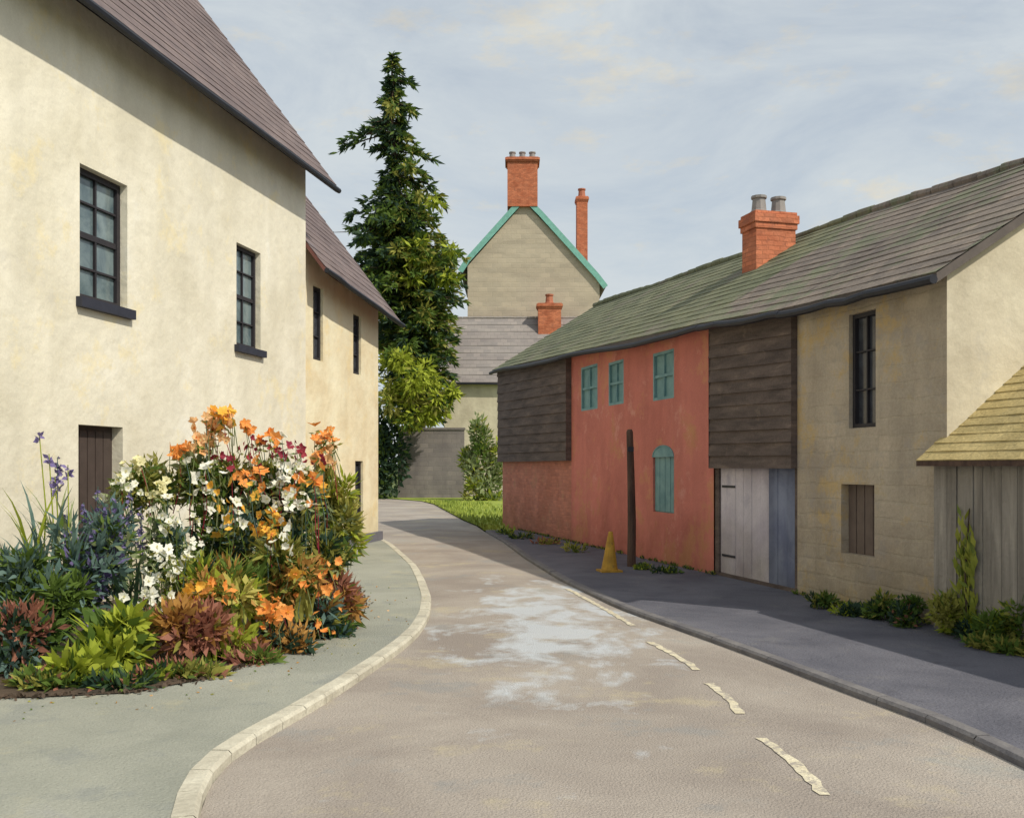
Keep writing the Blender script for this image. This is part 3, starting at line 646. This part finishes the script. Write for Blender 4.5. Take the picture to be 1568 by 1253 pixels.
for i in range(260):
    s=U(2,sEnd)
    if RF.s_at(1099)<s<RF.s_at(1215): continue
    q=RF.pt(s,.052,U(.02,.09))
    for j in range(5): mb.leaf(q,(rdir()*.6+Vector((0,0,.8))).normalized(),U(.03,.09),.02,random.choice([0,1,3]))
mb.obj("wall_foot_weeds",LM)

# ---------------- flower border by the cream house
mb=MB()
bp=[gnd(-60,1085),gnd(60,1082),gnd(200,1075),gnd(330,1050),gnd(400,1020),gnd(470,990),gnd(548,955),gnd(560,930),gnd(545,905)]
wl=[LF.pt(LF.s_at(400),0,.04),LF.pt(LF.s_at(-60),0,.04)]
mb.face([Vector((p.x,p.y,.072)) for p in bp+wl],0)
for i in range(420):   # crumbs of soil along the edge
    j=random.randrange(len(bp)-1); q=bp[j].lerp(bp[j+1],R()); q=Vector((q.x+random.gauss(0,.04),q.y+random.gauss(0,.04),.068)); mb.leaf(q,Vector((U(-1,1),U(-1,1),U(.1,.6))).normalized(),U(.02,.06),.03,0)
mb.obj("flower_bed",[m_soil])
FM=[g_dark,g_mid,g_lite,g_blue,g_sage,g_olive,g_red,g_rust,g_gold,p_or,p_pe,p_wh,p_rd,p_pu,p_ye,p_yo]
DK,MD,LT,BL,SG,OL,RD,RU,GO,OR,PE,WH,CR,PU,YE,YO=range(16)
def plant(name,blobs,flowers=(),blades=(),L=.13,W=.042):
    """blobs:(px,py,Y,rx,rz,n,mats)  flowers:(px,py,Y,spread,count,size,petal,centre)"""
    mb=MB()
    for px_,py_,Y,rx,rz,n,mis in blobs:
        q=at(px_,py_,Y); k=Y/FOC
        clump(mb,q,(rx*k,rx*k*.8,rz*k),int(n*1.35),L,W,mis,droop=.05,up=.3,sub=13)
        for i in range(4): stem(mb,Vector((q.x+U(-.1,.1),q.y+U(-.1,.1),.05)),q+rdir()*rx*k*.5,.008,MD)
    for px_,py_,Y,sp,cnt,sz,pm_,cm in flowers:
        for i in range(int(cnt*1.9)):
            q=at(px_+random.gauss(0,sp*.6),py_+random.gauss(0,sp*.6),Y+U(-.3,.1))
            bloom(mb,q,sz*U(.5,1.05),pm_,random.choice([5,6,6,8]),cm)
            if R()<.5: stem(mb,Vector((q.x+U(-.12,.12),q.y+U(0,.2),max(.1,q.z-U(.3,.8)))),q,.005,random.choice([MD,BL,CR,SG]))
            if R()<.6:
                for j in range(3): mb.leaf(q-Vector((0,0,U(.02,.1))),rdir(),.09,.03,random.choice([MD,SG,OL]))
    for px_,py_,Y,n,L_,W_,mi in blades:
        q=at(px_,py_,Y); q.z=max(q.z,.08)
        for i in range(n):
            a=U(0,6.28); blade(mb,q+Vector((U(-.12,.12),U(-.1,.1),0)),Vector((math.cos(a),math.sin(a),0)),L_*U(.6,1.1),W_,mi)
    return mb.obj(name,FM)
# back row
plant("golden_shrub",[(520,790,10.4,34,60,800,[OL,GO,SG,LT]),(488,775,10.5,34,60,600,[OL,SG,MD,GO])],
      [(495,672,10.4,18,8,.11,OR,YE),(500,695,10.4,16,7,.10,PE,YE),(480,745,10.2,20,6,.09,YO,None)],L=.15)
plant("rose_bush",[(330,760,9.8,52,50,1000,[MD,DK,SG,OL]),(300,735,9.8,40,34,450,[MD,OL,SG]),(350,830,9.6,60,60,900,[DK,MD,BL,OL])],
      [(322,655,9.8,24,11,.12,PE,OR),(345,635,9.8,12,5,.11,YO,None),(275,692,9.8,12,5,.11,OR,YE),(380,655,9.8,10,3,.09,OR,None),(340,775,9.4,40,9,.08,WH,YE),(300,730,9.5,30,6,.08,WH,None),(350,700,9.8,30,6,.06,CR,None),(350,790,9.3,50,8,.08,YO,None),(320,680,9.8,24,6,.09,PE,YE)])
plant("rose_bush",[(430,790,9.8,56,62,1100,[DK,MD,SG,OL]),(410,740,9.9,40,34,500,[MD,OL,SG])],
      [(400,690,9.9,26,8,.07,CR,None),(430,735,9.7,32,10,.085,WH,YE),(385,730,9.7,20,6,.10,OR,YE),(415,805,9.3,22,9,.10,YO,OR),(440,770,9.4,30,9,.085,WH,YE),(455,700,9.9,26,7,.07,CR,None),(470,740,9.6,25,8,.10,OR,None),(430,830,9.1,30,6,.08,WH,None),(440,710,9.8,26,6,.08,WH,YE),(410,675,9.9,16,4,.10,OR,None)])
plant("cream_phlox",[(205,760,9.6,32,42,380,[OL,SG,MD]),(245,750,9.7,32,38,380,[OL,GO,SG,MD])],
      [(205,715,9.5,20,8,.08,YE,YE),(190,745,9.3,20,7,.085,WH,YE),(240,745,9.4,22,7,.07,YE,GO)])
# delphiniums
mb=MB()
for px_,ptop,pbot,Y in ((150,745,830,8.9),(175,765,850,8.8),(200,750,830,9.0),(128,770,840,8.8),(215,775,850,8.9),(100,790,850,8.7),(185,790,860,8.7),(160,780,850,8.7),(140,800,860,8.6),(88,700,760,9.0)):
    A=at(px_,ptop,Y);B=at(px_+U(-5,5),pbot,Y); stem(mb,Vector((B.x,B.y+.1,.08)),A,.008,BL)
    for i in range(int((pbot-ptop)/2.2)):
        t=R(); q=A.lerp(B,t)+rdir()*.035*(.4+t); bloom(mb,q,U(.028,.045)*(.6+.5*t),PU,5,None,rdir())
q=at(165,845,8.8); clump(mb,q,(.34,.3,.42),1200,.13,.04,[BL,BL,MD,SG],sub=12)
q=at(120,880,8.6); clump(mb,q,(.33,.3,.42),1000,.13,.04,[BL,BL,PU,MD],sub=12)
mb.obj("delphinium",FM)
# irises
mb=MB()
for px_,Y,n,mi in ((70,8.6,10,BL),(95,8.7,9,SG),(50,8.5,7,LT),(110,8.5,6,BL)):
    q=at(px_,900,Y)
    for i in range(n):
        a=U(0,6.28); blade(mb,q+Vector((U(-.1,.1),U(-.1,.1),0)),Vector((math.cos(a)*.6,math.sin(a)*.6,0)),U(.7,1.3),.04,mi)
for px_,py_ in ((75,695),(60,664),(104,712),(84,730)):
    q=at(px_,py_,8.7); stem(mb,at(px_+4,900,8.7),q,.009,LT)
    for i in range(5):
        a=i*1.3; z=R(); mb.leaf(q-Vector((0,0,.12*z)),Vector((math.cos(a)*.6,math.sin(a)*.6,U(.2,.9))).normalized(),U(.05,.08),.045,PU); mb.leaf(q-Vector((0,0,.12*z)),Vector((math.cos(a+1),math.sin(a+1),-.4)).normalized(),U(.05,.08),.045,PU)
mb.obj("iris_plant",FM)
# middle
plant("white_daisies",[(262,850,9.1,30,52,420,[SG,MD,BL])],[(262,800,9.1,26,10,.07,WH,YE),(250,870,8.7,30,16,.075,WH,YE),(235,915,8.4,26,11,.07,WH,YE),(290,850,8.9,16,6,.06,WH,None)],
      [(290,930,8.8,10,.7,.04,BL),(250,940,8.6,8,.6,.035,SG)])
plant("daylily",[(330,900,8.8,50,40,700,[OL,MD,RU,LT])],[(300,905,8.5,34,6,.09,YO,None),(450,880,8.9,8,3,.09,YO,OR)],[(330,960,8.6,26,.8,.045,OL),(380,930,8.8,22,.75,.045,MD),(200,960,8.5,16,.85,.04,DK)],L=.17)
plant("daylily",[(430,880,9.2,56,42,1000,[MD,OL,OL,RU]),(500,850,9.9,36,40,500,[OL,DK,MD])],[(410,940,8.7,20,8,.11,OR,YO),(470,900,9.2,26,9,.09,OR,None),(490,870,9.6,20,5,.09,OR,None)],[(400,960,8.8,18,.7,.04,MD),(460,950,9.1,16,.6,.04,OL)],L=.16)
plant("red_leaved_shrub",[(518,915,9.9,30,40,800,[RD,RU,MD,RD]),(490,935,9.4,34,32,500,[RU,OL,BL,DK])],[(500,940,9.3,26,4,.07,OR,None)],L=.15)
plant("blue_leaved_shrub",[(30,900,8.3,46,50,900,[DK,BL,BL,MD]),(25,985,7.8,52,60,900,[DK,MD,RD,BL]),(90,930,8.2,40,46,700,[BL,MD,MD])],[],[(40,880,8.3,10,.5,.035,BL),(20,1000,7.9,10,.8,.035,BL)],L=.14)
# front
plant("hosta_plant",[(165,985,7.9,62,44,420,[LT,MD,MD,LT]),(130,1035,7.5,50,26,220,[MD,LT,LT])],[],[(165,1020,7.8,20,.55,.08,LT),(130,1040,7.6,16,.45,.07,MD)],L=.19,W=.075)
plant("coral_bells",[(290,970,8.2,56,38,900,[RD,RD,RU,OL]),(350,985,8.4,46,34,700,[RD,RU,OL,LT]),(345,915,8.6,50,34,600,[RU,OL,GO,LT])],[(330,930,8.3,40,7,.07,OR,None)],[(340,1020,8.3,14,.45,.045,LT)],L=.14,W=.055)
plant("ground_cover",[(70,1055,7.3,60,26,700,[RD,MD,DK,OL]),(190,1058,7.35,60,22,600,[MD,DK,LT,RD]),(290,1040,7.7,60,20,600,[OL,RD,MD]),(390,1015,8.2,36,20,400,[RD,MD,OL]),(440,985,8.7,40,20,450,[BL,DK,RU]),(510,965,9.5,40,18,400,[DK,BL,MD])],L=.11,W=.04)
# fallen petals and leaves on the paving
mb=MB()
for i in range(110):
    q=random.choice(bp[1:]); p=Vector((q.x+abs(random.gauss(0,.3)),q.y-random.gauss(.1,.35),.067))
    mb.leaf(p,Vector((U(-1,1),U(-1,1),.08)).normalized(),U(.015,.04),.015,random.choice([0,1,2,3]))
mb.obj("fallen_leaves",[g_rust,g_olive,p_pe,g_mid])

# ------------------------------------------------------------------ sky, sun, camera
sc_=bpy.context.scene
w=bpy.data.worlds.new("World"); sc_.world=w; w.use_nodes=True; nt=w.node_tree; N=nt.nodes; K=nt.links
el=math.radians(45); az=math.atan2(.80,-.60)
bg=N["Background"]; sky=N.new("ShaderNodeTexSky"); sky.sky_type='NISHITA'; sky.sun_disc=False; sky.sun_elevation=el; sky.sun_rotation=az; sky.dust_density=2.0
tc=N.new("ShaderNodeTexCoord"); mp=N.new("ShaderNodeMapping"); mp.inputs["Scale"].default_value=(1.6,1.6,4); K.new(tc.outputs["Generated"],mp.inputs[0])
n1=N.new("ShaderNodeTexNoise"); n1.inputs["Scale"].default_value=2.2; n1.inputs["Detail"].default_value=9; n1.inputs["Roughness"].default_value=.65; n1.inputs["Distortion"].default_value=.5; K.new(mp.outputs[0],n1.inputs["Vector"])
r1=N.new("ShaderNodeValToRGB"); K.new(n1.outputs["Fac"],r1.inputs[0]); e=r1.color_ramp.elements; e[0].position=.36;e[0].color=(.62,.62,.62,1);e[1].position=.62;e[1].color=(.93,.93,.93,1)
n2=N.new("ShaderNodeTexNoise"); n2.inputs["Scale"].default_value=4.6; n2.inputs["Detail"].default_value=9; n2.inputs["Roughness"].default_value=.68; K.new(mp.outputs[0],n2.inputs["Vector"])
r2=N.new("ShaderNodeValToRGB"); K.new(n2.outputs["Fac"],r2.inputs[0]); e=r2.color_ramp.elements; e[0].position=.54;e[0].color=(4.95,5.35,5.55,1);e[1].position=.72;e[1].color=(6.3,5.7,4.4,1)
mx=N.new("ShaderNodeMix"); mx.data_type='RGBA'; K.new(r1.outputs[0],mx.inputs[0]); K.new(sky.outputs[0],mx.inputs[6]); K.new(r2.outputs[0],mx.inputs[7])
K.new(mx.outputs[2],bg.inputs[0]); bg.inputs[1].default_value=.132
s=Vector((math.cos(el)*math.sin(az),math.cos(el)*math.cos(az),math.sin(el)))
ld=bpy.data.lights.new("sun","SUN"); ld.energy=3.5; ld.angle=math.radians(.9); ld.color=(1,.925,.78)
lo=bpy.data.objects.new("sun",ld); lo.rotation_euler=s.to_track_quat('Z','Y').to_euler(); lo.location=s*50; sc_.collection.objects.link(lo)
cd=bpy.data.cameras.new("camera"); cam=bpy.data.objects.new("camera",cd); sc_.collection.objects.link(cam)
cd.sensor_width=36; cd.lens=36*FOC/1568; cd.shift_y=(HZ-626.5)/1568; cd.clip_end=2000; cd.clip_start=.05
cam.location=(0,0,EYE); cam.rotation_euler=(math.radians(90),0,0); sc_.camera=cam
sc_.view_settings.view_transform='Standard'; sc_.view_settings.look='None'; sc_.view_settings.exposure=0
